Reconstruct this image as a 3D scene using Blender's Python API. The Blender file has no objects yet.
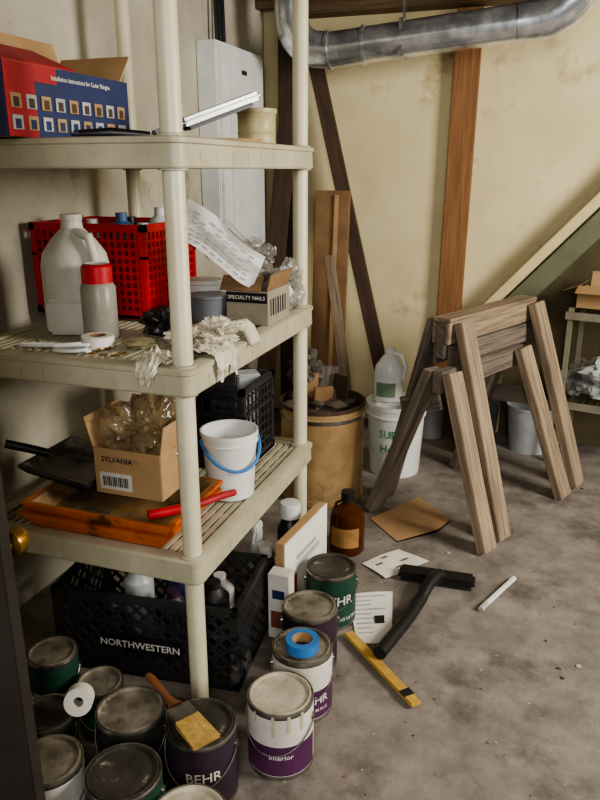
import bpy, bmesh, math, random
from mathutils import Vector, Matrix, noise
random.seed(7)
V=Vector
# ------------------------------------------------------------ materials
def hexc(h):
    h=h.lstrip('#');c=[int(h[i:i+2],16)/255 for i in (0,2,4)]
    return tuple(((x+.055)/1.055)**2.4 if x>.04045 else x/12.92 for x in c)+(1,)
MATS={}
def mat(name,col,rough=.55,metal=0,col2=None,scale=9,bump=.0,trans=0,alpha=1,lo=.35,hi=.7,coord='Object',stretch=(1,1,1),spec=.5,col3=None,scale3=3,thr3=.6,detail=6,w3=.07,col4=None,scale4=20,thr4=.62):
    if name in MATS:return MATS[name]
    m=bpy.data.materials.new(name);m.use_nodes=True
    nt=m.node_tree;n=nt.nodes;L=nt.links;b=n['Principled BSDF']
    b.inputs['Roughness'].default_value=rough;b.inputs['Metallic'].default_value=metal
    b.inputs['Specular IOR Level'].default_value=spec
    if trans:b.inputs['Transmission Weight'].default_value=trans;b.inputs['IOR'].default_value=1.3
    b.inputs['Alpha'].default_value=alpha
    c=hexc(col)
    if col2 is None:
        col2='#'+''.join('%02x'%max(0,int(int(col.lstrip('#')[i:i+2],16)*.86)) for i in (0,2,4))
    tc=n.new('ShaderNodeTexCoord');mp=n.new('ShaderNodeMapping');mp.inputs['Scale'].default_value=stretch
    L.new(tc.outputs[coord],mp.inputs[0])
    no=n.new('ShaderNodeTexNoise');no.inputs['Scale'].default_value=scale;no.inputs['Detail'].default_value=detail;no.inputs['Roughness'].default_value=.65
    L.new(mp.outputs[0],no.inputs['Vector'])
    r=n.new('ShaderNodeValToRGB');r.color_ramp.elements[0].position=lo;r.color_ramp.elements[1].position=hi
    r.color_ramp.elements[0].color=hexc(col2);r.color_ramp.elements[1].color=c
    L.new(no.outputs['Fac'],r.inputs[0]);out=r.outputs[0]
    def layer(out,colr,sc,th,w):
        n3=n.new('ShaderNodeTexNoise');n3.inputs['Scale'].default_value=sc;n3.inputs['Detail'].default_value=10;n3.inputs['Roughness'].default_value=.7
        L.new(mp.outputs[0],n3.inputs['Vector'])
        r3=n.new('ShaderNodeValToRGB');r3.color_ramp.elements[0].position=th;r3.color_ramp.elements[1].position=th+w
        L.new(n3.outputs['Fac'],r3.inputs[0])
        mx=n.new('ShaderNodeMix');mx.data_type='RGBA';L.new(r3.outputs[0],mx.inputs['Factor'])
        L.new(out,mx.inputs['A']);mx.inputs['B'].default_value=hexc(colr);return mx.outputs['Result']
    if col3:out=layer(out,col3,scale3,thr3,w3)
    if col4:out=layer(out,col4,scale4,thr4,.04)
    L.new(out,b.inputs['Base Color'])
    if bump:
        bp=n.new('ShaderNodeBump');bp.inputs['Strength'].default_value=bump;bp.inputs['Distance'].default_value=.01
        L.new(no.outputs['Fac'],bp.inputs['Height']);L.new(bp.outputs[0],b.inputs['Normal'])
    MATS[name]=m;return m
def wood(name,a,b,rough=.7,sc=1):
    return mat(name,a,rough,col2=b,scale=1,coord='UV',stretch=(3*sc,55*sc,1),bump=.25,lo=.3,hi=.68,col3=b,scale3=.35,thr3=.60,w3=.15)
# ------------------------------------------------------------ builder
class B:
    def __init__(s,name):
        s.name=name;s.v=[];s.f=[];s.fm=[];s.sm=[];s.uv=[];s.mats=[];s.X=Matrix.Identity(4)
    def mi(s,m):
        if m not in s.mats:s.mats.append(m)
        return s.mats.index(m)
    def add(s,vs,fs,m,M=None,smooth=False,uv=None):
        o=len(s.v);M=s.X@M if M is not None else s.X
        mats=m if isinstance(m,list) else None
        for v in vs:s.v.append(M@V(v))
        if uv is None:uv=[(v[0],v[1]+v[2]) for v in vs]
        s.uv+=list(uv)
        for i,f in enumerate(fs):
            s.f.append([o+k for k in f]);s.fm.append(s.mi(mats[i] if mats else m));s.sm.append(smooth)
    def box(s,c,d,m,rot=(0,0,0),bev=0,taper=1):
        x,y,z=[k/2 for k in d];M=Matrix.Translation(c)@Matrix.Rotation(rot[2],4,'Z')@Matrix.Rotation(rot[1],4,'Y')@Matrix.Rotation(rot[0],4,'X')
        bev=min(bev,x*.9,y*.9,z*.9)
        rx=random.random()*9;L=max(range(3),key=lambda i:d[i]);o=[i for i in range(3) if i!=L]
        def U(v):return (v[L]+rx,v[o[0]]+v[o[1]]*1.3+rx*.37)
        if bev<=0:
            vs=[(sx*x*(taper if sz<0 else 1),sy*y*(taper if sz<0 else 1),sz*z) for sx in(-1,1) for sy in(-1,1) for sz in(-1,1)]
            fs=[(0,1,3,2),(4,6,7,5),(0,4,5,1),(2,3,7,6),(0,2,6,4),(1,5,7,3)]
            s.add(vs,fs,m,M,uv=[U(v) for v in vs]);return
        bm=bmesh.new();bmesh.ops.create_cube(bm,size=1)
        for v in bm.verts:
            t=taper if v.co.z<0 else 1
            v.co=V((v.co.x*2*x*t,v.co.y*2*y*t,v.co.z*2*z))
        bmesh.ops.bevel(bm,geom=bm.edges[:],offset=bev,segments=2,affect='EDGES')
        bm.verts.index_update();vs=[v.co.copy() for v in bm.verts];fs=[[v.index for v in f.verts] for f in bm.faces]
        bm.free();s.add(vs,fs,m,M,uv=[U(v) for v in vs])
    def beam(s,p0,p1,w,h,m,up=(0,0,1),bev=.003):
        p0,p1=V(p0),V(p1);a=(p1-p0);L=a.length;a.normalize();up=V(up)
        sd=a.cross(up)
        if sd.length<1e-3:sd=a.cross(V((1,0,0)))
        sd.normalize();u=sd.cross(a)
        R=Matrix((a,sd,u)).transposed().to_4x4();old=s.X
        s.X=old@Matrix.Translation((p0+p1)/2)@R
        s.box((0,0,0),(L,w,h),m,bev=bev);s.X=old
    def lathe(s,prof,m,seg=32,M=None,smooth=True,a0=0,a1=2*math.pi,sx=1,sy=1):
        full=abs(a1-a0-2*math.pi)<1e-4;n=seg if full else seg+1
        vs=[];uv=[]
        for j,(r,z) in enumerate(prof):
            for i in range(n):
                a=a0+(a1-a0)*i/seg;vs.append((r*math.cos(a)*sx,r*math.sin(a)*sy,z));uv.append((z,a*.1))
        fs=[];ml=[]
        for j in range(len(prof)-1):
            for i in range(seg):
                k=(i+1)%n;fs.append((j*n+i,j*n+k,(j+1)*n+k,(j+1)*n+i));ml.append(m[j] if isinstance(m,list) else m)
        s.add(vs,fs,ml,M,smooth,uv)
    def cyl(s,p0,p1,r,m,seg=16,r1=None,cap=True):
        p0,p1=V(p0),V(p1);a=p1-p0;q=a.to_track_quat('Z','Y').to_matrix().to_4x4();L=a.length;r1=r if r1 is None else r1
        pr=[(r,0),(r1,L)]
        if cap:pr=[(0,0),(r,0),(r,0),(r1,L),(r1,L),(0,L)]
        s.lathe(pr,m,seg,Matrix.Translation(p0)@q)
    def tube(s,pts,r,m,seg=10,smooth=True,cap=True,flat=1):
        pts=[V(p) for p in pts];n=len(pts);rr=r if isinstance(r,list) else [r]*n
        vs=[];nx=None;uv=[];acc=0
        for i,p in enumerate(pts):
            t=(pts[min(i+1,n-1)]-pts[max(i-1,0)]).normalized()
            if nx is None:
                nx=t.orthogonal().normalized()
            else:
                nx=(nx-t*nx.dot(t)).normalized()
            by=t.cross(nx)
            if i:acc+=(pts[i]-pts[i-1]).length
            for k in range(seg):
                a=2*math.pi*k/seg;vs.append(p+(nx*math.cos(a)+by*math.sin(a)*flat)*rr[i]);uv.append((acc,k*.03))
        fs=[(i*seg+k,i*seg+(k+1)%seg,(i+1)*seg+(k+1)%seg,(i+1)*seg+k) for i in range(n-1) for k in range(seg)]
        if cap:fs+=[tuple(range(seg))[::-1],tuple(range((n-1)*seg,n*seg))]
        s.add(vs,fs,m,None,smooth,uv)
    def poly(s,pts,m,th=0):
        s.add(pts,[tuple(range(len(pts)))],m)
    def loops(s,rings,m,smooth=False,close=False):
        n=len(rings[0]);vs=[p for r in rings for p in r];K=len(rings)
        fs=[(j*n+i,j*n+(i+1)%n,((j+1)%K)*n+(i+1)%n,((j+1)%K)*n+i) for j in range(K if close else K-1) for i in range(n)]
        s.add(vs,fs,m,None,smooth)
    def grid(s,fn,nu,nv,m,smooth=True):
        vs=[fn(i/nu,j/nv) for j in range(nv+1) for i in range(nu+1)]
        fs=[(j*(nu+1)+i,j*(nu+1)+i+1,(j+1)*(nu+1)+i+1,(j+1)*(nu+1)+i) for j in range(nv) for i in range(nu)]
        s.add(vs,fs,m,None,smooth,[(i/nu*.3,j/nv*.3) for j in range(nv+1) for i in range(nu+1)])
    def blob(s,c,d,m,amp=.25,freq=3,seed=0,sub=3,smooth=False,rot=0,floor=None):
        bm=bmesh.new();bmesh.ops.create_icosphere(bm,subdivisions=sub,radius=1)
        vs=[];o=V((seed*7.3,seed*1.7,0))
        for v in bm.verts:
            n1=noise.noise(v.co*freq*.55+o);n2=noise.noise(v.co*freq*1.3+o*2);n3=noise.noise(v.co*freq*2.6+o*3)
            k=1+amp*(n1*1.3+(.35-abs(n2))*1.0+(.25-abs(n3))*.6)
            p=v.co*k;p=V((p.x*d[0]/2,p.y*d[1]/2,p.z*d[2]/2));p=Matrix.Rotation(rot,3,'Z')@p+V(c)
            if floor is not None:p.z=max(p.z,floor)
            vs.append(p)
        fs=[[v.index for v in f.verts] for f in bm.faces];bm.free();s.add(vs,fs,m,None,smooth)
    def text(s,t,size,m,M,bend=None,align='CENTER'):
        c=bpy.data.curves.new('t','FONT');c.body=t;c.size=size;c.align_x=align;c.align_y='CENTER';c.resolution_u=2;c.offset=size*.012
        o=bpy.data.objects.new('t',c);bpy.context.collection.objects.link(o);bpy.context.view_layer.update()
        me=bpy.data.meshes.new_from_object(o.evaluated_get(bpy.context.evaluated_depsgraph_get()))
        vs=[v.co.copy() for v in me.vertices];fs=[list(p.vertices) for p in me.polygons]
        if bend:
            r,ang,z=bend
            vs=[V((r*math.cos(ang+v.x/r),r*math.sin(ang+v.x/r),z+v.y)) for v in vs]
        bpy.data.objects.remove(o);bpy.data.meshes.remove(me);bpy.data.curves.remove(c)
        s.add(vs,fs,m,M)
    def done(s,loc=(0,0,0),rz=0,rot=None):
        me=bpy.data.meshes.new(s.name);me.from_pydata(s.v,[],s.f)
        for m in s.mats:me.materials.append(m)
        me.polygons.foreach_set('material_index',s.fm);me.polygons.foreach_set('use_smooth',s.sm)
        ul=me.uv_layers.new(name='UVMap')
        for lp in me.loops:ul.data[lp.index].uv=s.uv[lp.vertex_index]
        me.update()
        try:me.set_sharp_from_angle(angle=math.radians(38))
        except Exception:pass
        o=bpy.data.objects.new(s.name,me);bpy.context.collection.objects.link(o)
        o.location=loc;o.rotation_euler=rot if rot else (0,0,rz);return o
T=Matrix.Translation
def R(a,ax):return Matrix.Rotation(math.radians(a),4,ax)
# ------------------------------------------------------------ palette
plaster=mat('plaster_cream','#dfd2a8',.85,col2='#cfc095',scale=2.2,bump=.15,col3='#ae9b70',scale3=2.6,thr3=.58,w3=.12,col4='#8f8162',scale4=9,thr4=.67)
plasterL=mat('plaster_grey','#c2bba9',.85,col2='#a29b89',scale=2.5,bump=.15,col3='#7d7564',scale3=3,thr3=.57,w3=.12)
concrete=mat('concrete','#90877d',.8,col2='#645c54',scale=7,bump=.7,col3='#3f3832',scale3=2.0,thr3=.51,w3=.16,lo=.32,hi=.68,detail=15,col4='#b0a79b',scale4=16,thr4=.67)
shelfm=mat('shelf_plastic','#bab39a',.5,col2='#a39c83',scale=6,bump=.02,col3='#857c64',scale3=9,thr3=.65)
postm=mat('post_plastic','#d0c9ad',.4,col2='#bfb79b',scale=5)
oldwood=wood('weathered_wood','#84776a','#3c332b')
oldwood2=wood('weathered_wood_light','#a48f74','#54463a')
studw=wood('stud_wood','#94683f','#6c4828')
darkw=wood('dark_wood','#55402f','#33251a')
joistw=wood('joist_wood','#6f573d','#43321f')
cardb=mat('cardboard','#b09068',.85,col2='#997a54',scale=5,bump=.05)
cardd=mat('cardboard_dark','#8a6c4a',.85,col2='#6f5438',scale=5)
galv=mat('galvanized','#f4f5f6',.22,.8,col2='#aeb3b8',scale=9,lo=.4,hi=.6)
steel=mat('steel','#b5b2aa',.35,.9,col2='#6f6a60',scale=12)
lidm=mat('lid_dirty','#aaa291',.45,.4,col2='#5d5547',scale=14,col3='#d8d1c0',scale3=10,thr3=.57)
lidw=mat('lid_white','#cfc7b3',.5,.1,col2='#968c76',scale=12,col3='#5f584c',scale3=9,thr3=.60)
lidd=mat('lid_dark','#565148',.45,.3,col2='#302d28',scale=12,col3='#b0a693',scale3=12,thr3=.58)
white=mat('white_label','#e2ded6',.5,col2='#c2bcb0',scale=6,col3='#958c7c',scale3=22,thr3=.66)
paperm=mat('paper','#e6e2d8',.8,col2='#cfcabe',scale=5)
black=mat('black_plastic','#1c1c1e',.4,col2='#101011',scale=8)
blackd=mat('black_dusty','#353535',.5,col2='#1e1d1d',scale=8,col3='#6e6962',scale3=5,thr3=.61)
red=mat('red_plastic','#c0121f',.4,col2='#9a0d18',scale=6)
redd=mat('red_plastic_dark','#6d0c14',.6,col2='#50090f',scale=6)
redc=mat('red_card','#a8242a',.6,col2='#8f1c22',scale=6)
bluec=mat('navy_card','#26335e',.55,col2='#1d284c',scale=6)
purple=mat('purple_label','#5b2a55',.5,col2='#43203f',scale=7)
dpurple=mat('dark_purple_label','#3d2a3b',.5,col2='#2a1d28',scale=7)
green=mat('green_label','#1f4a38',.5,col2='#16372a',scale=7)
greent=mat('green_text','#2f8a5c',.5)
bluet=mat('blue_tape','#3a78b8',.6)
orange=mat('orange_plastic','#cf6a1c',.45,col2='#a04a12',scale=7,col3='#4a3520',scale3=6,thr3=.58)
yellow=mat('yellow_stick','#c9a455',.7,col2='#a8843a',scale=8)
bristle=mat('bristle','#c2a05a',.85,col2='#94753a',coord='Object',scale=60)
hdpe=mat('milky_plastic','#dedbd0',.35,col2='#c8c3b4',scale=5,trans=.2)
hdpew=mat('white_plastic','#e2e2de',.4,col2='#c8c8c0',scale=5)
amber=mat('amber_glass','#6b3a14',.12,col2='#4a240c',scale=5,trans=.4)
clearp=mat('clear_bag','#c6c3b9',.12,alpha=.32,col2='#8f8a7e',scale=9,spec=.9)
brownbag=mat('cloudy_bag','#bda57c',.12,alpha=.5,col2='#6b5a3f',scale=7,spec=.9)
clothm=mat('glove_cloth','#dad2bf',.9,col2='#b1a892',scale=14,bump=.3)
inkm=mat('ink','#1b1b1b',.6)
gprint=mat('grey_print','#b2b3b1',.8)
brass=mat('brass','#a8843e',.3,.9)
greymet=mat('grey_tool','#c4c7c8',.35,.2)
# ------------------------------------------------------------ room
b=B('floor');b.box((.5,1.5,-.05),(4.4,5.2,.1),concrete);b.done()
b=B('wall_left');b.box((-1.65,1.5,1.2),(.1,5.2,2.5),plasterL);b.done()
b=B('wall_back');b.box((.5,4.05,1.2),(4.2,.1,2.5),plaster);b.done()
b=B('wall_right');b.box((2.65,1.5,1.2),(.1,5.2,2.5),plaster);b.done()
b=B('ceiling');b.box((.5,1.5,2.45),(4.4,5.2,.06),joistw);b.done()
for i,y in enumerate((3.9,3.5,3.1,2.7,2.3)):
    b=B('ceiling_joist');b.box((.5,y,2.32),(4.18,.045,.2),joistw);b.done()
b=B('trim_1');b.box((.2,3.93,2.2),(3.3,.13,.045),joistw);b.done()
b=B('wall_stud');b.beam((-.52,3.965,0),(-.50,3.965,2.17),.125,.06,studw,up=(0,1,0));b.done()
b=B('corner_post');b.box((-1.44,3.95,1.09),(.09,.09,2.18),darkw,bev=.004);b.done()
b=B('leaning_board');b.beam((-.76,3.80,.03),(-1.31,3.90,2.1),.075,.035,darkw,up=(0,-1,.1));b.done()
b=B('leaning_board');b.beam((-1.45,3.5,.02),(-1.40,3.85,1.75),.10,.03,darkw,up=(0,-1,.1));b.done()
b=B('leaning_board');b.beam((-.93,3.55,.02),(-1.10,3.62,1.0),.05,.03,oldwood2,up=(0,-1,.1));b.done()
b=B('cardboard_plank');b.box((-1.13,3.72,.66),(.18,.05,1.32),cardd,rot=(-.09,0,0),bev=.003);b.box((-1.10,3.685,.66),(.02,.01,1.28),cardb,rot=(-.09,0,0));b.done()
# staircase underside
teal=mat('stringer_paint','#6b6c50',.6,col2='#565741',scale=4)
ytrim=mat('stair_trim','#d6c998',.7,col2='#c2b384',scale=4)
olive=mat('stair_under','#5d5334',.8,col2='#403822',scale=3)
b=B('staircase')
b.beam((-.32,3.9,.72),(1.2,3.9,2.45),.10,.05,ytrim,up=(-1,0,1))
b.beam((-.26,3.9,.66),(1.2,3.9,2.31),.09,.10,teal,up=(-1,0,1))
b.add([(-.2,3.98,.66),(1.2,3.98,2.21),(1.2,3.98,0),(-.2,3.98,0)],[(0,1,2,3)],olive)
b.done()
# duct
b=B('ventilation_duct')
r=.080
e=[(-1.28,3.55,2.42),(-1.28,3.55,2.14)]
for k in range(6):
    a=math.radians(15*k+7);e.append((-1.14-.14*math.cos(a),3.55,2.11-.15*math.sin(a)))
e+=[(-1.08,3.55,1.955)]
b.tube(e,r,galv,24,smooth=False)
b.tube([(-1.10,3.55,1.955),(-.20,3.52,2.02)],r*.96,galv,32)
e=[(-.24,3.52,2.017)]
for k in range(6):
    a=math.radians(18*k);e.append((-.17+.19*math.sin(a),3.52-.04*k/5,2.022+.19*(1-math.cos(a))))
e+=[(.03,3.46,2.42)]
b.tube(e,r,galv,24,smooth=False)
for x,z in ((-1.09,1.955),(-.92,1.968),(-.74,1.982),(-.26,2.016),(-.23,2.018)):
    b.tube([(x-.008,3.55,z),(x+.008,3.55,z+.001)],r*1.06,galv,32)
b.box((-.74,3.47,1.985),(.016,.004,.15),steel);b.box((-.74,3.54,2.22),(.014,.003,.36),steel)
b.done()
# electrical panel
pw=mat('panel_paint','#e2e4e2',.45,.0,col2='#cfd2d0')
b=B('electrical_panel')
b.box((-1.55,3.45,1.50),(.10,.54,.94),pw,bev=.006);b.box((-1.494,3.45,1.50),(.014,.50,.90),pw,bev=.003);b.box((-1.484,3.46,1.52),(.010,.34,.74),pw,bev=.003)
b.box((-1.476,3.33,1.5),(.012,.02,.06),black);b.box((-1.4785,3.44,1.86),(.002,.06,.02),inkm);b.box((-1.4785,3.52,1.70),(.002,.05,.03),gprint)
for y in (3.3,3.34,3.38):b.tube([(-1.55,y,1.96),(-1.56,y+.01,2.2),(-1.56,y+.04,2.42)],.009,black,8)
b.done()
# door and knob
b=B('door_1')
dd=mat('door_dark','#2e2722',.5,col2='#211b17')
dv=V((-.97,-.25,0)).normalized();p=V((-.725,.755,0))
b.beam(p+dv*.0+V((0,0,1.0)),p+dv*.75+V((0,0,1.0)),.035,2.0,dd)
kc=V((-.748,.79,.868))
b.lathe([(0,0),(.012,0),(.010,.03),(.022,.036),(.024,.05),(.018,.062),(0,.064)],brass,20,T(kc-V((.004,.035,0)))@R(-90,'X'))
b.done()
# ------------------------------------------------------------ shelving unit
SX0,SX1,SY0,SY1=-1.46,-.76,1.42,2.34
def rrect(x0,x1,y0,y1,r,z,n=5):
    P=[]
    for cx,cy,a in ((x1-r,y1-r,0),(x0+r,y1-r,90),(x0+r,y0+r,180),(x1-r,y0+r,270)):
        for k in range(n+1):
            t=math.radians(a+90*k/n);P.append((cx+r*math.cos(t),cy+r*math.sin(t),z))
    return P
b=B('plastic_shelving_unit')
for zt in (1.49,.98,.478):
    h=.066
    def rr_(i,z,r=.03):return rrect(SX0+i,SX1-i,SY0+i,SY1-i,max(r-i,.004),z)
    b.loops([rr_(.005,zt-h),rr_(.002,zt-h+.004),rr_(.004,zt-.016),rr_(-.001,zt-.013),rr_(-.001,zt-.003),rr_(.003,zt),rr_(.040,zt),rr_(.040,zt-h)],shelfm,close=True)
    n=24
    for i in range(n):
        x=SX0+.045+(SX1-SX0-.09)*(i+.5)/n
        b.box((x,(SY0+SY1)/2,zt-.010),(.015,SY1-SY0-.07,.010),shelfm)
    for j in range(9):
        y=SY0+.05+(SY1-SY0-.1)*(j+.5)/9
        b.box(((SX0+SX1)/2,y,zt-.0115),(SX1-SX0-.07,.022,.0095),shelfm)
    for j in range(3):
        y=SY0+.2+(SY1-SY0-.4)*j/2
        b.box(((SX0+SX1)/2,y,zt-.035),(SX1-SX0-.07,.012,.045),shelfm)
    for k in range(9):
        b.box((SX1-.003,SY0+.1+k*.09,zt-.046),(.003,.006,.030),shelfm)
        b.box((SX0+.08+k*.068,SY0+.003,zt-.046),(.006,.003,.030),shelfm)
    for x in (SX0+.04,SX1-.04):
        for y in (SY0+.04,SY1-.04):
            b.lathe([(.026,zt-h-.004),(.033,zt-h-.004),(.033,zt+.004),(.026,zt+.006)],shelfm,24,T((x,y,0)))
for x in (SX0+.04,SX1-.04):
    for y in (SY0+.04,SY1-.04):
        b.lathe([(0,0),(.026,0),(.026,.02),(.0245,.03),(.0245,2.02),(.02,2.04),(0,2.04)],postm,24,T((x,y,0)))
b.done()
# ------------------------------------------------------------ paint cans
def can(x,y,rr=.083,h=.193,lid=lidm,lab=white,txt=None,lab2=None,txtm=None,bail=True,z=0,ts=.035,name='paint_can',body=None,off=0,sub=None,drip=None):
    b=B(name);body=body or steel
    b.lathe([(0,.002),(rr*.98,.002),(rr,.0),(rr,.006),(rr*.985,.01),(rr*.985,h-.012),(rr*1.0,h-.010),(rr*1.0,h-.004),(rr*.985,h),(rr*.95,h-.001),(rr*.93,h-.004),(rr*.90,h-.009)],body,40)
    b.lathe([(rr*.93,h-.006),(rr*.92,h+.001),(rr*.87,h+.001),(rr*.85,h-.006),(rr*.3,h-.006),(0,h-.006)],lid,40)
    b.lathe([(rr*.992,.012),(rr*.992,h-.014)],lab,40)
    fa=math.atan2(-y,-x)+off
    if lab2:
        b.lathe([(rr*.997,.014),(rr*.997,h*.52)],lab2,24,a0=fa-1.4,a1=fa+1.3)
        b.lathe([(rr*.997,h*.52),(rr*.997,h*.58)],txtm or white,24,a0=fa-1.4,a1=fa+1.3)
    if txt:b.text(txt,ts,txtm or white,None,bend=(rr*1.004,fa,h*(.36 if lab2 else .55)))
    if sub:b.text(sub,ts*.35,txtm or white,None,bend=(rr*1.004,fa,h*.2))
    if drip:
        for k in range(4):
            a=fa-.9+k*.5+random.random()*.2;L=.015+random.random()*.04
            b.lathe([(rr*1.006,h-.012-L),(rr*1.008,h-.004)],drip,4,a0=a,a1=a+.05+random.random()*.05)
    if bail:
        a=fa+1.25
        for q in (0,math.pi):
            b.cyl((rr*.98*math.cos(a+q),rr*.98*math.sin(a+q),h*.76),(rr*1.05*math.cos(a+q),rr*1.05*math.sin(a+q),h*.76),.009,steel,12)
        pts=[]
        for k in range(17):
            t=math.pi*k/16;u=V((math.cos(a),math.sin(a),0));w=V((math.cos(a-math.pi/2),math.sin(a-math.pi/2),0))
            pts.append(u*rr*1.04*math.cos(t)+w*rr*1.05*math.sin(t)+V((0,0,h*.76-.07*math.sin(t))))
        b.tube(pts,.0018,steel,6)
    o=b.done((x,y,z));return o
drip=mat('paint_drip','#cfc3a4',.5)
can(-.53,1.375,lid=lidw,lab=white,lab2=purple,drip=drip,txt='Interior',ts=.02)
can(-.54,1.57,lid=lidm,lab=white,lab2=purple,txt='BEHR',ts=.034,sub='PREMIUM PLUS',off=.45)
can(-.58,1.755,lid=lidm,lab=dpurple,txt='BEHR',ts=.034,off=.4)
can(-.585,1.99,lid=lidd,lab=green,txt='BEHR',ts=.045,sub='PREMIUM PLUS ULTRA',off=.3)
can(-.67,1.22,lid=lidd,lab=dpurple,txt='BEHR',ts=.036,sub='PREMIUM PLUS')
can(-.85,1.205,lid=lidm,lab=blackd,sub='Interior Flat')
can(-.762,1.035,lid=lidd,lab=green,txt='BEHR',ts=.03)
can(-.585,.995,lid=lidw,lab=white,h=.175)
can(-1.165,1.325,rr=.066,lid=lidm,lab=green,lab2=white,txt='BEHR',txtm=green,ts=.04)
can(-.935,1.01,rr=.075,lid=lidm,lab=white,lab2=green,txt='BEHR')
can(-.96,.84,rr=.065,lid=lidd,lab=black,lab2=white,txt='EHR',txtm=green,ts=.03,h=.26)
can(-1.05,1.15,rr=.066,lid=lidd,lab=blackd,h=.17)
can(-1.01,1.31,rr=.06,lid=lidm,lab=green,h=.15)
b=B('tape_roll');b.lathe([(.028,0),(.045,0),(.045,.03),(.028,.03),(.028,0)],bluet,32);b.lathe([(.0275,0),(.0275,.03)],cardb,32);b.done((-.535,1.555,.1945))
b=B('tape_roll');b.lathe([(.012,0),(.033,0),(.033,.042),(.012,.042),(.012,0)],paperm,28);b.done((-.97,1.18,.215),rot=(1.2,.3,.4))
# paint brush
b=B('paint_brush')
hw=wood('brush_handle','#8a5a34','#5f3a1f')
b.lathe([(0,0),(.008,.004),(.012,.02),(.009,.06),(.008,.09),(.014,.115),(.024,.13)],hw,16,R(90,'Y')@T((0,0,0)),sy=1,sx=.6)
b.box((.15,0,0),(.045,.062,.018),steel,bev=.003)
b.grid(lambda u,v:V((.17+.075*u,(v-.5)*.06*(1+.15*u)+.002*math.sin(v*60),.008*(1-.6*u))),8,24,bristle)
b.grid(lambda u,v:V((.17+.075*u,(v-.5)*.06*(1+.15*u)+.002*math.sin(v*60),-.008*(1-.6*u))),8,24,bristle)
b.box((.2,0,0),(.07,.06,.008),bristle)
o=b.done((-.865,1.31,.209),rot=(0,-.02,-.58));o.scale=(1.22,1.0,1.0)
# ------------------------------------------------------------ crates
def lattice(b,o,u,v,W,H,m,step,th,kind):
    o,u,v=V(o),V(u),V(v);nrm=u.cross(v)
    if kind=='diamond':
        c=-H
        while c<W:
            for sgn in (1,-1):
                a0=max(0,c);a1=min(W,c+H)
                if a1-a0>.01:
                    p=[(a0,a0-c),(a1,a1-c)]
                    if sgn<0:p=[(q[0],H-q[1]) for q in p]
                    b.beam(o+u*p[0][0]+v*p[0][1],o+u*p[1][0]+v*p[1][1],th,th,m,up=nrm,bev=0)
            c+=step
    else:
        k=step
        while k<W-.005:
            b.beam(o+u*k,o+u*k+v*H,th,th,m,up=nrm,bev=0);k+=step
        k=step
        while k<H-.005:
            b.beam(o+v*k,o+v*k+u*W,th,th*.8,m,up=nrm,bev=0);k+=step*1.0
def crate(name,x0,x1,y0,y1,z0,h,m,kind='diamond',step=.04,th=.006,panel=None,rz=0,liner=None):
    b=B(name);W,D=x1-x0,y1-y0;cx,cy=(x0+x1)/2,(y0+y1)/2;w,d=W/2,D/2
    b.box((0,0,.006),(W,D,.012),m)
    for sx in(-1,1):
        for sy in(-1,1):b.box((sx*(w-.012),sy*(d-.012),h/2),(.024,.024,h),m,bev=.004)
    for z,t in ((h-.012,.024),(.014,.028),(h*.66,.012)):
        for sy in(-1,1):b.box((0,sy*(d-.008),z),(W,.016,t),m,bev=.002)
        for sx in(-1,1):b.box((sx*(w-.008),0,z),(.016,D,t),m,bev=.002)
    for sy in(-1,1):lattice(b,(-w+.02,sy*(d-.006),.02),(1,0,0),(0,0,1),W-.04,h-.04,m,step,th,kind)
    for sx in(-1,1):lattice(b,(sx*(w-.006),-d+.02,.02),(0,1,0),(0,0,1),D-.04,h-.04,m,step,th,kind)
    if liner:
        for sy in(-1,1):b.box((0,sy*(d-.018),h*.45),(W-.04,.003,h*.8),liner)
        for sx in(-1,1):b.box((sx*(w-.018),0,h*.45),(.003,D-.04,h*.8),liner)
    if panel:
        b.box((-.01,-d-.001,h*.42),(W*.44,.010,.062),black,bev=.002)
        b.text(panel,.031,white,T((-.01,-d-.0075,h*.42))@R(90,'X'))
    return b.done((cx,cy,z0),rz)
crate('milk_crate',-1.31,-.74,1.52,1.84,0,.265,blackd,'diamond',.045,.0085,panel='NORTHWESTERN',rz=.11)
crate('milk_crate',-1.21,-.88,1.985,2.25,.479,.28,blackd,'grid',.032,.006)
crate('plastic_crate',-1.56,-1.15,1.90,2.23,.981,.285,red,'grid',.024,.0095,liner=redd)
b=B('toolbox_items')
for i,(x,y,hh,mm) in enumerate(((-1.38,1.98,.27,hdpew),(-1.28,1.99,.29,mat('blue_can','#3b5f86',.4)),(-1.21,2.0,.26,greymet),(-1.33,2.12,.27,black),(-1.23,2.14,.30,hdpew),(-1.45,2.0,.28,black))):
    b.lathe([(0,0),(.035,0),(.035,hh-.03),(.018,hh-.015),(.018,hh+.01),(0,hh+.01)],mm,20,T((x,y,.995)))
b.done()
b=B('crate_bottles')
for i,(x,y,hh,mm) in enumerate(((-1.18,1.62,.2,black),(-1.10,1.66,.27,greymet),(-.97,1.64,.22,dpurple),(-.86,1.69,.24,blackd),(-1.02,1.77,.25,bluec),(-.89,1.79,.2,white))):
    b.lathe([(0,0),(.045,0),(.045,hh-.05),(.02,hh-.02),(.02,hh),(0,hh)],mm,20,T((x,y,.0135)))
b.done()
b=B('crate_contents')
for i,(x,y,hh,mm) in enumerate(((-1.12,2.07,.26,black),(-1.0,2.1,.29,blackd),(-.95,2.18,.27,greymet),(-1.1,2.18,.29,dpurple))):
    b.box((x,y,.495+hh/2),(.08,.07,hh),mm,rot=(0,0,i*.3),bev=.006)
b.done()
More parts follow.
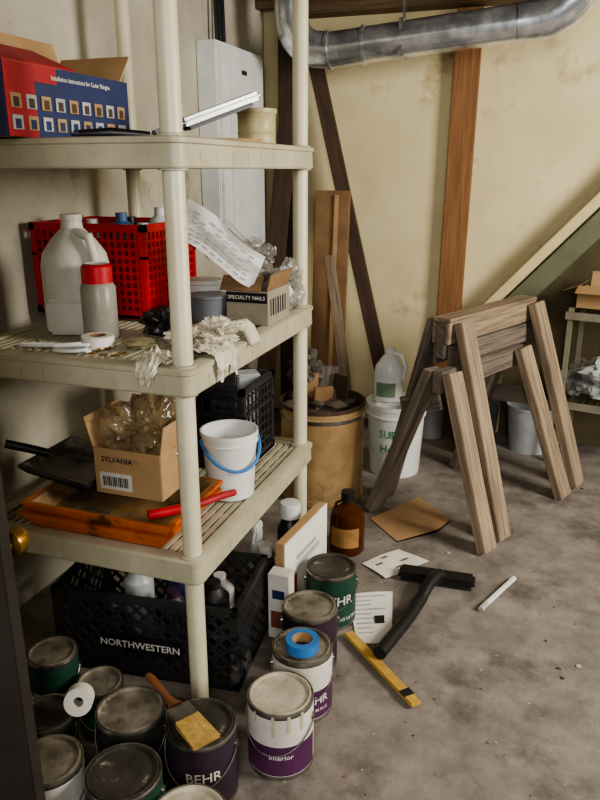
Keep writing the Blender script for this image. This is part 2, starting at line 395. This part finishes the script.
# ------------------------------------------------------------ shelf 1 contents
b=B('printed_cardboard_box')
bx0,bx1,by0,by1,z0,h=-1.38,-1.15,1.37,1.86,1.4915,.155
t=.004
for c,d in (((bx0,(by0+by1)/2),(t,by1-by0)),((bx1,(by0+by1)/2),(t,by1-by0)),(((bx0+bx1)/2,by0),(bx1-bx0,t)),(((bx0+bx1)/2,by1),(bx1-bx0,t))):
    b.box((c[0],c[1],z0+h/2),(d[0],d[1],h),bluec)
b.box(((bx0+bx1)/2,(by0+by1)/2,z0+.003),(bx1-bx0,by1-by0,.005),cardb)
b.box((bx1+.0025,by0+.09,z0+h-.018),(.002,.18,.036),redc)
b.box((bx1+.0025,by0+.05,z0+.06),(.0015,.10,.12),redc)
for i in range(9):
    for j in range(2):
        b.box((bx1+.0045,by0+.03+i*.052,z0+.03+j*.045),(.002,.034,.030),cardb if (i+j)%2 else gprint)
        b.box((bx1+.0055,by0+.03+i*.052,z0+.027+j*.045),(.002,.018,.02),darkw if j else bluec)
b.text('Installation Instructions for Cedar Shingles',.014,white,T((bx1+.0045,by0+.28,z0+h-.022))@R(90,'Z')@R(90,'X'))
b.box((bx1-.06,1.50,z0+h+.028),(.13,.26,.004),redc,rot=(0,-2.75,0))
b.box(((bx0+.02),1.62,z0+h+.05),(.12,.48,.004),cardb,rot=(0,1.2,0))
b.box(((bx0+bx1)/2,by1+.00,z0+h+.03),(.22,.10,.004),cardb,rot=(.9,0,0))
b.done()
b=B('pale_tin_can');b.lathe([(0,0),(.055,0),(.058,.005),(.056,.01),(.056,.03),(.058,.034),(.056,.038),(.057,.085),(.061,.09),(.061,.1),(.056,.1),(.054,.085),(0,.085)],mat('tin_cream','#b5ab80',.45,col2='#9a8f66',scale=12),32);b.done((-.875,2.12,1.4915))
b=B('sanding_block_tool')
b.beam((-.955,1.79,1.535),(-.815,1.985,1.617),.05,.022,greymet,up=(0,0,1),bev=.010);b.beam((-1.0,1.725,1.508),(-.95,1.797,1.537),.026,.014,black,bev=.005)
b.beam((-.945,1.805,1.523),(-.83,1.965,1.592),.046,.010,blackd,up=(0,0,1),bev=.003);b.done()
b=B('wood_shims')
for i in range(4):b.box((-.95+.025*i,1.86+.02*i,1.4915+.007),(.20,.022,.010),mat('shim','#b08a58',.8),rot=(0,0,.5+.15*i))
b.done()
b=B('scraper');b.tube([(-1.13,1.60,1.505),(-1.06,1.63,1.508),(-.98,1.68,1.503)],[.010,.013,.009],black,10);b.box((-.95,1.70,1.497),(.07,.05,.002),steel,rot=(0,.05,.55));b.done()
# ------------------------------------------------------------ shelf 2 contents
Z2=.9815
b=B('plastic_jug')
b.lathe([(0,0),(.086,0),(.095,.01),(.095,.18),(.088,.215),(.06,.255),(.03,.285),(.028,.305),(.03,.307),(.03,.322),(.0,.322)],hdpe,32)
b.tube([(.03,-.02,.275),(.08,-.04,.265),(.102,-.05,.21),(.092,-.045,.16)],.013,hdpe,10)
b.box((.03,-.085,.05),(.13,.03,.1),hdpe,rot=(0,0,.3),bev=.01)
b.done((-1.285,1.745,Z2))
b=B('jar_with_lid')
jarm=mat('jar_plastic','#b4afa4',.3,col2='#8e887b',trans=.3)
b.lathe([(0,0),(.044,0),(.047,.006),(.047,.14),(.038,.155)],jarm,28)
b.lathe([(.0,.20),(.037,.20),(.041,.195),(.041,.152),(.036,.152)],red,28);b.lathe([(0,.201),(.026,.201),(.029,.203)],white,28)
b.done((-1.150,1.650,Z2))
b=B('tape_roll');b.lathe([(.022,0),(.042,0),(.042,.03),(.022,.03),(.022,0)],paperm,28);b.lathe([(.0215,0),(.0215,.03)],cardd,28);b.done((-1.10,1.56,Z2))
b=B('plastic_tub');b.lathe([(0,0),(.05,0),(.06,.07),(.063,.072),(.063,.08),(.0,.082)],mat('tub_grey','#8b9096',.35,trans=.3),28);b.done((-.98,1.97,Z2))
b=B('food_container');b.lathe([(0,0),(.05,0),(.056,.09),(.06,.092),(.06,.105),(.0,.105)],[hdpew,hdpew,redc,white,white],28);b.done((-1.06,2.10,Z2))
b=B('nail_box')
x0,x1,y0,y1,h=-.91,-.78,1.95,2.13,.10
gb=mat('box_greybrown','#988e7c',.8)
for c,d in (((x0,(y0+y1)/2),(.004,y1-y0)),((x1,(y0+y1)/2),(.004,y1-y0)),(((x0+x1)/2,y0),(x1-x0,.004)),(((x0+x1)/2,y1),(x1-x0,.004))):
    b.box((c[0],c[1],Z2+h/2),(d[0],d[1],h),gb)
b.box(((x0+x1)/2,(y0+y1)/2,Z2+.06),(x1-x0-.01,y1-y0-.01,.02),darkw)
b.box(((x0+x1)/2,y0-.003,Z2+.08),(x1-x0,.002,.03),black);b.text('SPECIALTY NAILS',.0155,white,T(((x0+x1)/2,y0-.006,Z2+.08))@R(90,'X'))
for i in range(7):b.box((x1+.003,y0+.02+i*.02,Z2+.05),(.002,.008 if i%2 else .004,.05),inkm)
b.box(((x0+x1)/2-.02,y0+.01,Z2+h+.02),(x1-x0,.05,.003),cardd,rot=(.9,0,0));b.box((x1+.005,(y0+y1)/2,Z2+h+.025),(.05,y1-y0,.003),cardd,rot=(0,-1.3,0))
b.done()
b=B('instruction_leaflet')
lm=mat('leaflet_grey','#d6d3cb',.3,col2='#c0bdb5',scale=5)
def leaf(u,v):
    n=noise.noise(V((u*3,v*2.5,2)))
    return V((-1.035+.205*u+.035*v,1.885+.07*u+.02*v+.008*n,1.240-.150*u+.105*v*(1-.15*u)+.006*math.sin(u*6)+.006*n))
b.grid(leaf,20,12,lm)
def leaf2(u,v):return leaf(u,v)+V((.001,-.003,.001))
for i in range(8):
    for j in range(2):
        for q in range(3):
            if (i*j+q)%4!=3:b.poly([leaf2(.12+.1*i,.1+.43*j+q*.12),leaf2(.19+.1*i,.1+.43*j+q*.12),leaf2(.19+.1*i,.13+.43*j+q*.12),leaf2(.12+.1*i,.13+.43*j+q*.12)],mat('leaf_print','#a5a49e',.7))
b.done()
b=B('blister_package')
b.beam((-.965,2.00,1.255),(-.85,2.04,1.13),.10,.035,clearp,up=(.5,-.6,.6),bev=.010);b.beam((-.955,2.01,1.24),(-.86,2.04,1.14),.07,.02,blackd,up=(.5,-.6,.6),bev=.006)
b.blob((-.89,2.07,1.165),(.14,.11,.10),clearp,.5,3.0,11,5);b.done()
b=B('plastic_bag');b.blob((-.82,2.205,Z2+.07),(.10,.12,.13),clearp,.5,3.0,3,5,floor=Z2);b.blob((-.82,2.20,Z2+.05),(.06,.07,.08),greymet,.4,3.0,4,3,floor=Z2);b.done()
# gloves: limp cloth draped over shelf lip
def drape(name,org,du,dv,W,on,fall,seed,fingers=True):
    b=B(name);org,du,dv=V(org),V(du).normalized(),V(dv).normalized()
    def f(u,v,off=0):
        fl=fall*(1+.35*math.sin(v*5+seed));
        if fingers:fl*=.72+.42*abs(math.sin(v*math.pi*4))
        s=u*(on+fl);n=noise.noise(V((u*4+seed,v*5,seed)));n2=noise.noise(V((u*9,v*11+seed,3)))
        w=.010*n+.006*n2
        if s<on:
            p=du*s+V((0,0,.006+abs(w)*2.2))
        else:
            q=s-on;r=.012
            if q<r*1.57:a=q/r;p=du*(on+r*math.sin(a))+V((0,0,.006-r*(1-math.cos(a))+abs(w)))
            else:p=du*(on+r+abs(w)*1.5)+V((0,0,.006-r-(q-r*1.57)))
        ww=W*(1-.25*u*math.sin(seed)**2)*(1+.25*n)
        k=.006*abs(math.sin(v*math.pi*4)) if fingers and u>.5 else .004
        return org+p+dv*((v-.5)*ww)+(du*k if s>on else V((0,0,k)))
    b.grid(lambda u,v:f(u,v),36,40,clothm)
    b.done()
    return b
drape('work_glove',(-.86,1.60,Z2),(1,-.0,0),(0,1,0),.12,.092,.06,2.2)
drape('work_glove',(-.875,1.515,Z2),(0,-1,0),(1,0,0),.075,.086,.04,5.1)
b=B('work_glove');b.blob((-.835,1.72,Z2+.028),(.10,.11,.055),clothm,.6,4,8,5,True,floor=Z2);b.blob((-.90,1.66,Z2+.02),(.09,.08,.04),clothm,.6,4,9,4,True,floor=Z2)
for i in range(3):b.tube([(-.83,1.70+.02*i,Z2+.03),(-.79+.01*i,1.73+.02*i,Z2+.045),(-.765,1.75+.02*i,Z2+.03),(-.748,1.755+.02*i,Z2-.01),(-.748,1.757+.02*i,Z2-.016)],[.012,.012,.010,.009,.003],clothm,10)
b.done()
b=B('black_rag');b.blob((-1.01,1.75,Z2+.03),(.12,.10,.07),black,.5,3,2,4,True,floor=Z2);b.done()
b=B('white_cord');pts=[]
for k in range(60):
    a=k*.3;pts.append((-1.15+.07*math.cos(a)*(1-.004*k)+.05*math.sin(a*.5),1.475+.025*math.sin(a*1.1),Z2+.006+.0003*k))
b.tube(pts,.0045,hdpew,8);b.done()
b=B('rope_bundle');b.blob((-1.0,1.59,Z2+.012),(.09,.07,.026),mat('rope','#8d8260',.9),.4,5,6,3,True,floor=Z2);b.done()
b=B('loose_hardware')
for i in range(26):
    x=random.uniform(-1.3,-1.0);y=random.uniform(1.45,1.56);a=random.random()*3
    b.beam((x,y,Z2+.003),(x+.02*math.cos(a),y+.02*math.sin(a),Z2+.004),.007,.005,random.choice([brass,steel,mat('rope','#8d8260',.9)]),bev=0)
b.done()
# ------------------------------------------------------------ shelf 3 contents
Z3=.4795
def tray(b,x,y,z,w,d,m,inner,hh=.04,slope=0):
    pr=[(-.5,.5),(.5,.5),(.5,-.5),(-.5,-.5)]
    ring=lambda s,zz:[(x+p[0]*w*s,y+p[1]*d*s,zz+slope*(-p[0]-.0)) for p in pr]
    vs=ring(.9,z)+ring(1,z+hh)+ring(1.05,z+hh)+ring(1.05,z+hh-.008)+ring(.84,z+.010)+ring(.95,z+hh-.001)
    def q(a,c):return [(a*4+i,a*4+(i+1)%4,c*4+(i+1)%4,c*4+i) for i in range(4)]
    b.add(vs,[(0,1,2,3)]+q(0,3)+q(3,2)+q(2,1),m);b.add(vs,q(5,4)+[(16,17,18,19)]+q(1,5),inner)
tin=mat('tray_paint','#a07c48',.6,col2='#4c4030',scale=9)
b=B('paint_tray_stack')
tray(b,-1.09,1.60,Z3,.44,.31,orange,orange,.045)
tray(b,-1.085,1.605,Z3+.022,.44,.30,orange,tin,.05)
b.done()
b=B('black_paint_tray');tray(b,-1.275,1.66,Z3+.092,.22,.24,blackd,mat('tray_grime','#8b8272',.6,col2='#3a352d',scale=9),.03,.03);b.tube([(-1.33,1.60,Z3+.156),(-1.37,1.57,Z3+.176),(-1.42,1.53,Z3+.20)],.013,black,10);b.done()
b=B('open_cardboard_box')
x0,x1,y0,y1,h,z0=-1.152,-.945,1.57,1.755,.135,Z3+.076
for c,d in (((x0,(y0+y1)/2),(.004,y1-y0)),((x1,(y0+y1)/2),(.004,y1-y0)),(((x0+x1)/2,y0),(x1-x0,.004)),(((x0+x1)/2,y1),(x1-x0,.004))):
    b.box((c[0],c[1],z0+h/2),(d[0],d[1],h),cardb)
b.box(((x0+x1)/2,(y0+y1)/2,z0+.003),(x1-x0,y1-y0,.005),cardd)
b.box((x0+.065,y0-.003,z0+.04),(.10,.002,.05),white);b.text('SYLVANIA',.022,inkm,T((x0+.075,y0-.007,z0+.105))@R(90,'X'))
for i in range(14):b.box((x0+.028+i*.0058,y0-.0055,z0+.04),(.002+.002*(i%3==0),.001,.028),inkm)
b.box((x0-.014,(y0+y1)/2,z0+h+.04),(.09,y1-y0,.003),cardb,rot=(0,1.3,0));b.box((x1+.008,(y0+y1)/2,z0+h+.04),(.08,y1-y0,.003),cardb,rot=(0,-1.4,0))
b.box(((x0+x1)/2,y1+.01,z0+h+.045),(x1-x0,.10,.003),cardb,rot=(1.3,0,0))
b.done()
b=B('bubble_wrap_bundle');b.blob(((x0+x1)/2,(y0+y1)/2,z0+h+.022),(.175,.15,.19),brownbag,.5,2.4,9,5,True);b.blob(((x0+x1)/2,(y0+y1)/2,z0+h-.01),(.12,.10,.12),cardd,.4,2.4,10,4,True);b.done()
def bucket(name,x,y,z,r0,r1,h,m,txt=None,hm=None,tm=None,rim=True,off=0):
    b=B(name)
    b.lathe([(0,0),(r0,0),(r0*1.01,.004),(r0+(r1-r0)*.82,h*.82),(r1*1.03,h*.83),(r1*1.03,h*.85),(r1,h*.86),(r1,h*.93),(r1*1.04,h*.94),(r1*1.04,h),(r1*.98,h),(r1*.96,h*.9),(r0*.97,.01),(0,.008)],m,40)
    fa=math.atan2(-y,-x)+off
    if txt:
        for k,t in enumerate(txt):b.text(t,h*.15,tm,None,bend=(r0+(r1-r0)*.6+.004,fa,h*(.62-.2*k)))
    if hm:
        a=fa+1.9;pts=[]
        for k in range(17):
            t=math.pi*k/16;u=V((math.cos(a),math.sin(a),0));w=V((math.cos(a-math.pi/2),math.sin(a-math.pi/2),0))
            pts.append(u*r1*1.07*math.cos(t)+w*r1*1.12*math.sin(t)+V((0,0,h*.88-h*.38*math.sin(t))))
        b.tube(pts,.005,hm,8)
    return b.done((x,y,z))
bucket('plastic_pail',-.865,1.84,Z3,.070,.084,.205,hdpew,hm=bluet)
b=B('paint_roller_handle');b.tube([(-.93,1.47,Z3+.085),(-.87,1.53,Z3+.085)],.013,red,12);b.tube([(-.87,1.53,Z3+.085),(-.83,1.58,Z3+.085),(-.80,1.64,Z3+.085),(-.79,1.70,Z3+.07)],.010,redc,10);b.done()
# ------------------------------------------------------------ floor: cartons/bottles beside shelf
b=B('flat_carton')
b.beam((-.725,1.885,.15),(-.690,2.22,.15),.03,.30,cardb,bev=.002)
b.beam((-.708,1.885,.15),(-.673,2.22,.15),.003,.295,paperm,bev=0)
b.beam((-.705,1.90,.11),(-.697,1.97,.11),.002,.09,redc,bev=0);b.beam((-.697,1.97,.18),(-.678,2.15,.18),.002,.02,gprint,bev=0);b.beam((-.697,1.97,.21),(-.681,2.12,.21),.002,.015,gprint,bev=0)
b.done()
b=B('small_carton');b.box((0,0,.115),(.07,.05,.23),white,bev=.002);b.box((0,-.026,.07),(.05,.002,.06),mat('brown_print','#7c4a3a',.7));b.box((0,-.026,.16),(.04,.002,.03),bluec);b.done((-.705,1.845,0))
b=B('aerosol_can')
b.lathe([(0,0),(.033,0),(.033,.18),(.024,.2),(.024,.24),(.0,.242)],[black,black,steel,white,white],24);b.done((-.81,1.97,0))
b=B('spray_bottle')
b.lathe([(0,0),(.036,0),(.038,.01),(.038,.14),(.03,.18),(.015,.21),(.015,.24),(0,.24)],hdpew,24);b.box((0,-.01,.255),(.022,.06,.03),hdpew,bev=.006);b.beam((0,-.03,.245),(0,-.05,.205),.01,.006,hdpew);b.done((-.87,2.06,0))
b=B('capped_bottle');b.lathe([(0,0),(.045,0),(.046,.01),(.046,.22),(.03,.25),(.022,.26)],black,28);b.lathe([(.022,.258),(.036,.262),(.038,.30),(.034,.315),(0,.318)],hdpew,28);b.done((-.785,2.15,0))
b=B('glass_bottle')
b.lathe([(0,.0),(.062,0),(.068,.008),(.068,.14),(.06,.17),(.032,.19),(.022,.2),(.022,.22)],amber,32)
b.lathe([(.025,.215),(.026,.25),(.0,.252)],black,24);b.lathe([(.0685,.04),(.0685,.12)],mat('label_tan','#a8804a',.7,col2='#7a5830'),24,a0=-2.4,a1=-.6)
b.tube([(-.02,0,.21),(-.045,.0,.195),(-.05,0,.175)],.005,amber,8);b.done((-.655,2.44,0))
b=B('paper_leaflet')
pp=[(-.57,2.35),(-.46,2.50),(-.33,2.44),(-.46,2.27)]
def bil(P,u,v,z):
    a=V(P[0]+(0,)).lerp(V(P[1]+(0,)),u);c=V(P[3]+(0,)).lerp(V(P[2]+(0,)),u);q=a.lerp(c,v);q.z=z;return q
b.grid(lambda u,v:bil(pp,u,v,.003+.006*abs(math.sin(3*u+2*v))),8,8,paperm)
for i in range(3):
    for j in range(4):
        if (i+j)%3==1:b.poly([bil(pp,.15+.25*i,.12+.2*j,.0105),bil(pp,.30+.25*i,.12+.2*j,.0105),bil(pp,.30+.25*i,.2+.2*j,.0105),bil(pp,.15+.25*i,.2+.2*j,.0105)],cardd)
b.done()
b=B('paper_leaflet')
p2=[(-.565,2.13),(-.42,2.20),(-.36,1.91),(-.46,1.87)]
b.grid(lambda u,v:bil(p2,u,v,.003+.004*abs(math.sin(3*u+4*v))),8,8,paperm)
for j in range(9):
    L=.4 if j%3 else .75
    b.poly([bil(p2,.1,.08+.09*j,.0085),bil(p2,.1+L,.08+.09*j,.0085),bil(p2,.1+L,.10+.09*j,.0085),bil(p2,.1,.10+.09*j,.0085)],gprint)
b.poly([bil(p2,.55,.5,.0087),bil(p2,.8,.5,.0087),bil(p2,.8,.65,.0087),bil(p2,.55,.65,.0087)],inkm)
b.done()
b=B('stir_stick');b.beam((-.50,1.90,.017),(-.235,1.655,.012),.034,.012,yellow);b.beam((-.28,1.697,.0185),(-.26,1.678,.0185),.034,.002,inkm,bev=0);b.done()
b=B('vacuum_floor_tool')
b.box((-.285,2.32,.022),(.27,.075,.03),black,rot=(0,0,.05),bev=.010)
b.box((-.285,2.32,.006),(.25,.06,.010),blackd,rot=(0,0,.05))
b.tube([(-.275,2.30,.035),(-.285,2.26,.055),(-.30,2.20,.05),(-.31,2.14,.034)],[.028,.024,.021,.019],black,16)
b.tube([(-.31,2.15,.034),(-.33,2.03,.030),(-.375,1.80,.042)],[.022,.021,.021],black,16)
b.done()
b=B('marker_pen');b.cyl((-.10,2.22,.010),(-.02,2.42,.010),.009,hdpew);b.cyl((-.10,2.22,.010),(-.115,2.18,.010),.010,greymet);b.done()
b=B('flat_cardboard');b.poly([(-.63,2.72,.004),(-.47,3.0,.004),(-.30,2.82,.006),(-.34,2.70,.01),(-.48,2.56,.004)],cardb);b.poly([(-.48,2.56,.0),(-.34,2.70,.0),(-.30,2.82,.0),(-.47,3.0,0),(-.63,2.72,0)],cardd);b.done()
# ------------------------------------------------------------ fibre drum
b=B('fiber_drum')
dm=mat('drum_fiber','#b3976a',.75,col2='#8c6e44',scale=5,col3='#5f4b30',scale3=4,thr3=.56,w3=.15)
b.lathe([(0,0),(.185,0),(.19,.005),(.19,.03),(.186,.033),(.186,.385),(.191,.39),(.191,.405),(.186,.41),(.186,.43),(.193,.435),(.193,.45),(.183,.45),(.180,.43),(.178,.02),(0,.02)],[dm]*4+[dm]+[steel]*2+[dm]*1+[dm,darkw,darkw,darkw,darkw,darkw,darkw],48)
b.done((-.91,2.92,0))
b=B('drum_scraps')
for i,(x,y,h,rr,mm) in enumerate(((-.98,2.9,.60,.3,cardb),(-.88,2.95,.55,-.5,darkw),(-.95,2.98,.58,.8,oldwood),(-.9,2.85,.52,1.2,cardd))):
    b.beam((x,y,.025),(x+.05*math.sin(i),y+.03,h),.09,.015,mm,up=(math.sin(rr),-1,0))
b.blob((-.93,2.94,.40),(.26,.26,.12),mat('rubbish','#5e5246',.9),.6,4,3,4)
b.blob((-1.0,2.96,.56),(.12,.11,.15),mat('grey_cloth','#6e685c',.9,col2='#474238'),.6,4,13,4,True)
b.done()
bucket('plastic_bucket',-.65,3.29,0,.12,.14,.36,hdpew,txt=['SURE','Hold'],tm=greent,off=-.15)
b=B('plastic_jug')
b.lathe([(0,0),(.062,0),(.07,.008),(.07,.14),(.064,.17),(.035,.215),(.02,.23),(.02,.25)],hdpew,28,sy=.8)
b.lathe([(.024,.235),(.024,.262),(0,.264)],hdpew,20);b.tube([(.02,0,.24),(.06,0,.225),(.082,0,.17),(.07,0,.11)],.011,hdpew,10)
b.lathe([(.0715,.03),(.0715,.10)],mat('label_green','#7d9478',.6),20,a0=-2.3,a1=-.9,sy=.8);b.done((-.69,3.27,.3615))
b=B('dark_bucket');b.lathe([(0,0),(.11,0),(.13,.28),(.137,.28),(.137,.3),(.125,.3),(.11,.05),(0,.05)],blackd,32);b.done((-.32,3.80,0))
b=B('paint_jug');b.lathe([(0,0),(.07,0),(.07,.16),(.03,.21),(.03,.23),(0,.23)],greymet,24);b.done((-.56,3.83,0))
b=B('metal_pail');b.lathe([(0,0),(.1,0),(.125,.24),(.13,.24),(.13,.25),(.12,.24),(.1,.03),(0,.03)],greymet,32);b.done((-.03,3.80,0))
# ------------------------------------------------------------ sawhorses
def horse(c,H,L,sl,sr,bh=.12,near=.02,side=False):
    b=B('sawhorse');u=V((.41,.912,0)).normalized();p=V((.912,-.41,0)).normalized();c=V(c)
    up=V((0,0,1));a=c-u*near;e=c+u*(L+.03)
    b.beam(a+up*(H-bh/2),e+up*(H-bh/2),.04,bh,oldwood)
    for sg in(-1,1):
        s=sr if sg>0 else sl
        for q,dirn in ((c,-1),(c+u*L,1)):
            o=.062 if side else .042
            top=q+p*sg*o+up*(H-.004)-u*dirn*.02;ft=q+p*sg*s+u*dirn*.03+up*.008
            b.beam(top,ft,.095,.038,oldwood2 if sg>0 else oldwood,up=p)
    if side:
        for sg in (1,-1):
            b.beam(a+p*.031*sg+up*(H-.045),e+p*.031*sg+up*(H-.045),.018,.090,oldwood2)
            b.beam(a+u*.02+p*.034*sg+up*(H-.140),e+p*.034*sg+up*(H-.140),.018,.085,oldwood)
        b.beam(a+up*(H+.006),e+up*(H+.006),.085,.016,oldwood2)
        b.beam(a-p*.17+up*(H*.55),a+p*.02+up*(H*.62),.018,.07,oldwood)
    else:
        w=.07
        q=c+u*L;b.beam(q-p*(w+.05)+up*H*.62+u*.045,q+p*(w+.05)+up*H*.66+u*.045,.018,.08,oldwood)
    return b.done()
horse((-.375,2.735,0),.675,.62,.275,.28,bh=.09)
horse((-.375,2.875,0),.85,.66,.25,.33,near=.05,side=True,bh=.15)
# ------------------------------------------------------------ back-right shelf with box
b=B('storage_rack')
rk=mat('rack_paint','#8f8874',.55,.2,col2='#756e5b')
for z in (.77,.33):
    b.box((0.5,0,z-.005),(1.0,.012,.035),rk);b.box((0.5,.34,z-.005),(1.0,.012,.035),rk)
for z in (.352,.788):
    for i in range(30):b.box((.02+.033*i,.17,z-.012),(.005,.33,.006),steel)
for x in (.02,.98):
    for y in (.02,.32):b.box((x,y,.4),(.022,.022,.8),rk)
b.done((.08,3.60,0),-.22)
b=B('shipping_box')
for c,d in (((0,0),(.24,.004)),((0,.2),(.24,.004)),((-.12,.1),(.004,.2)),((.12,.1),(.004,.2))):b.box((c[0],c[1],.04),(d[0],d[1],.08),cardb)
b.box((0,.1,.003),(.24,.2,.005),cardd);b.box((0,-.035,.09),(.24,.08,.003),cardb,rot=(.3,0,0));b.box((0.02,.2,.11),(.24,.08,.003),cardb,rot=(1.3,0,0));b.box((-.15,.1,.09),(.08,.2,.003),cardd,rot=(0,-.4,0));b.blob((0,.1,.06),(.2,.16,.06),darkw,.3,4,1,2)
b.done((.24,3.60,.801),-.22)
b=B('plastic_bag');b.blob((0,0,.09),(.26,.2,.2),mat('grey_bag','#b9b9b4',.3,col2='#8c8c88'),.5,3,5,4,floor=0);b.done((.34,3.68,.36))
b=B('plastic_bag');b.blob((0,0,.07),(.2,.18,.16),clearp,.5,3,15,4,floor=0);b.blob((0,0,.05),(.12,.1,.1),bluec,.3,3,16,3,floor=0);b.done((.19,3.72,.36))
b=B('floor_debris')
for i in range(260):
    x=random.uniform(-.6,.7);y=random.uniform(1.2,3.7);s=random.uniform(.0015,.004) if i%9 else random.uniform(.005,.010)
    b.blob((x,y,s*.2),(s*2,s*1.6,s*.7),random.choice([cardd,cardd,concrete,darkw,darkw,gprint]),.4,3,i,1,floor=0)
b.done()
# ------------------------------------------------------------ lights & camera
def area(name,loc,tgt,size,en,col):
    l=bpy.data.lights.new(name,'AREA');l.size=size;l.energy=en;l.color=col
    o=bpy.data.objects.new(name,l);bpy.context.collection.objects.link(o);o.location=loc
    o.rotation_euler=(V(tgt)-V(loc)).to_track_quat('-Z','Y').to_euler();return o
area('window_light',(2.1,1.9,1.8),(-.6,3.0,.8),.9,112,(1,.96,.88))
area('fill_light',(.35,-1.0,1.9),(-.6,2.0,.7),.9,46,(1,.98,.96))  # fill lamp added behind the camera to brighten the shelving front
w=bpy.data.worlds.new('world');bpy.context.scene.world=w;w.use_nodes=True
w.node_tree.nodes['Background'].inputs[0].default_value=(.88,.94,1,1);w.node_tree.nodes['Background'].inputs[1].default_value=.42
try:
    bpy.context.scene.view_settings.look='AgX - Medium High Contrast'
except Exception:pass
cam=bpy.data.objects.new('camera',bpy.data.cameras.new('camera'));bpy.context.collection.objects.link(cam)
cam.location=(0,0,1.42);cam.rotation_euler=(math.radians(90-17.7),0,math.radians(19.2));cam.data.lens=32.4;cam.data.clip_start=.02
bpy.context.scene.camera=cam
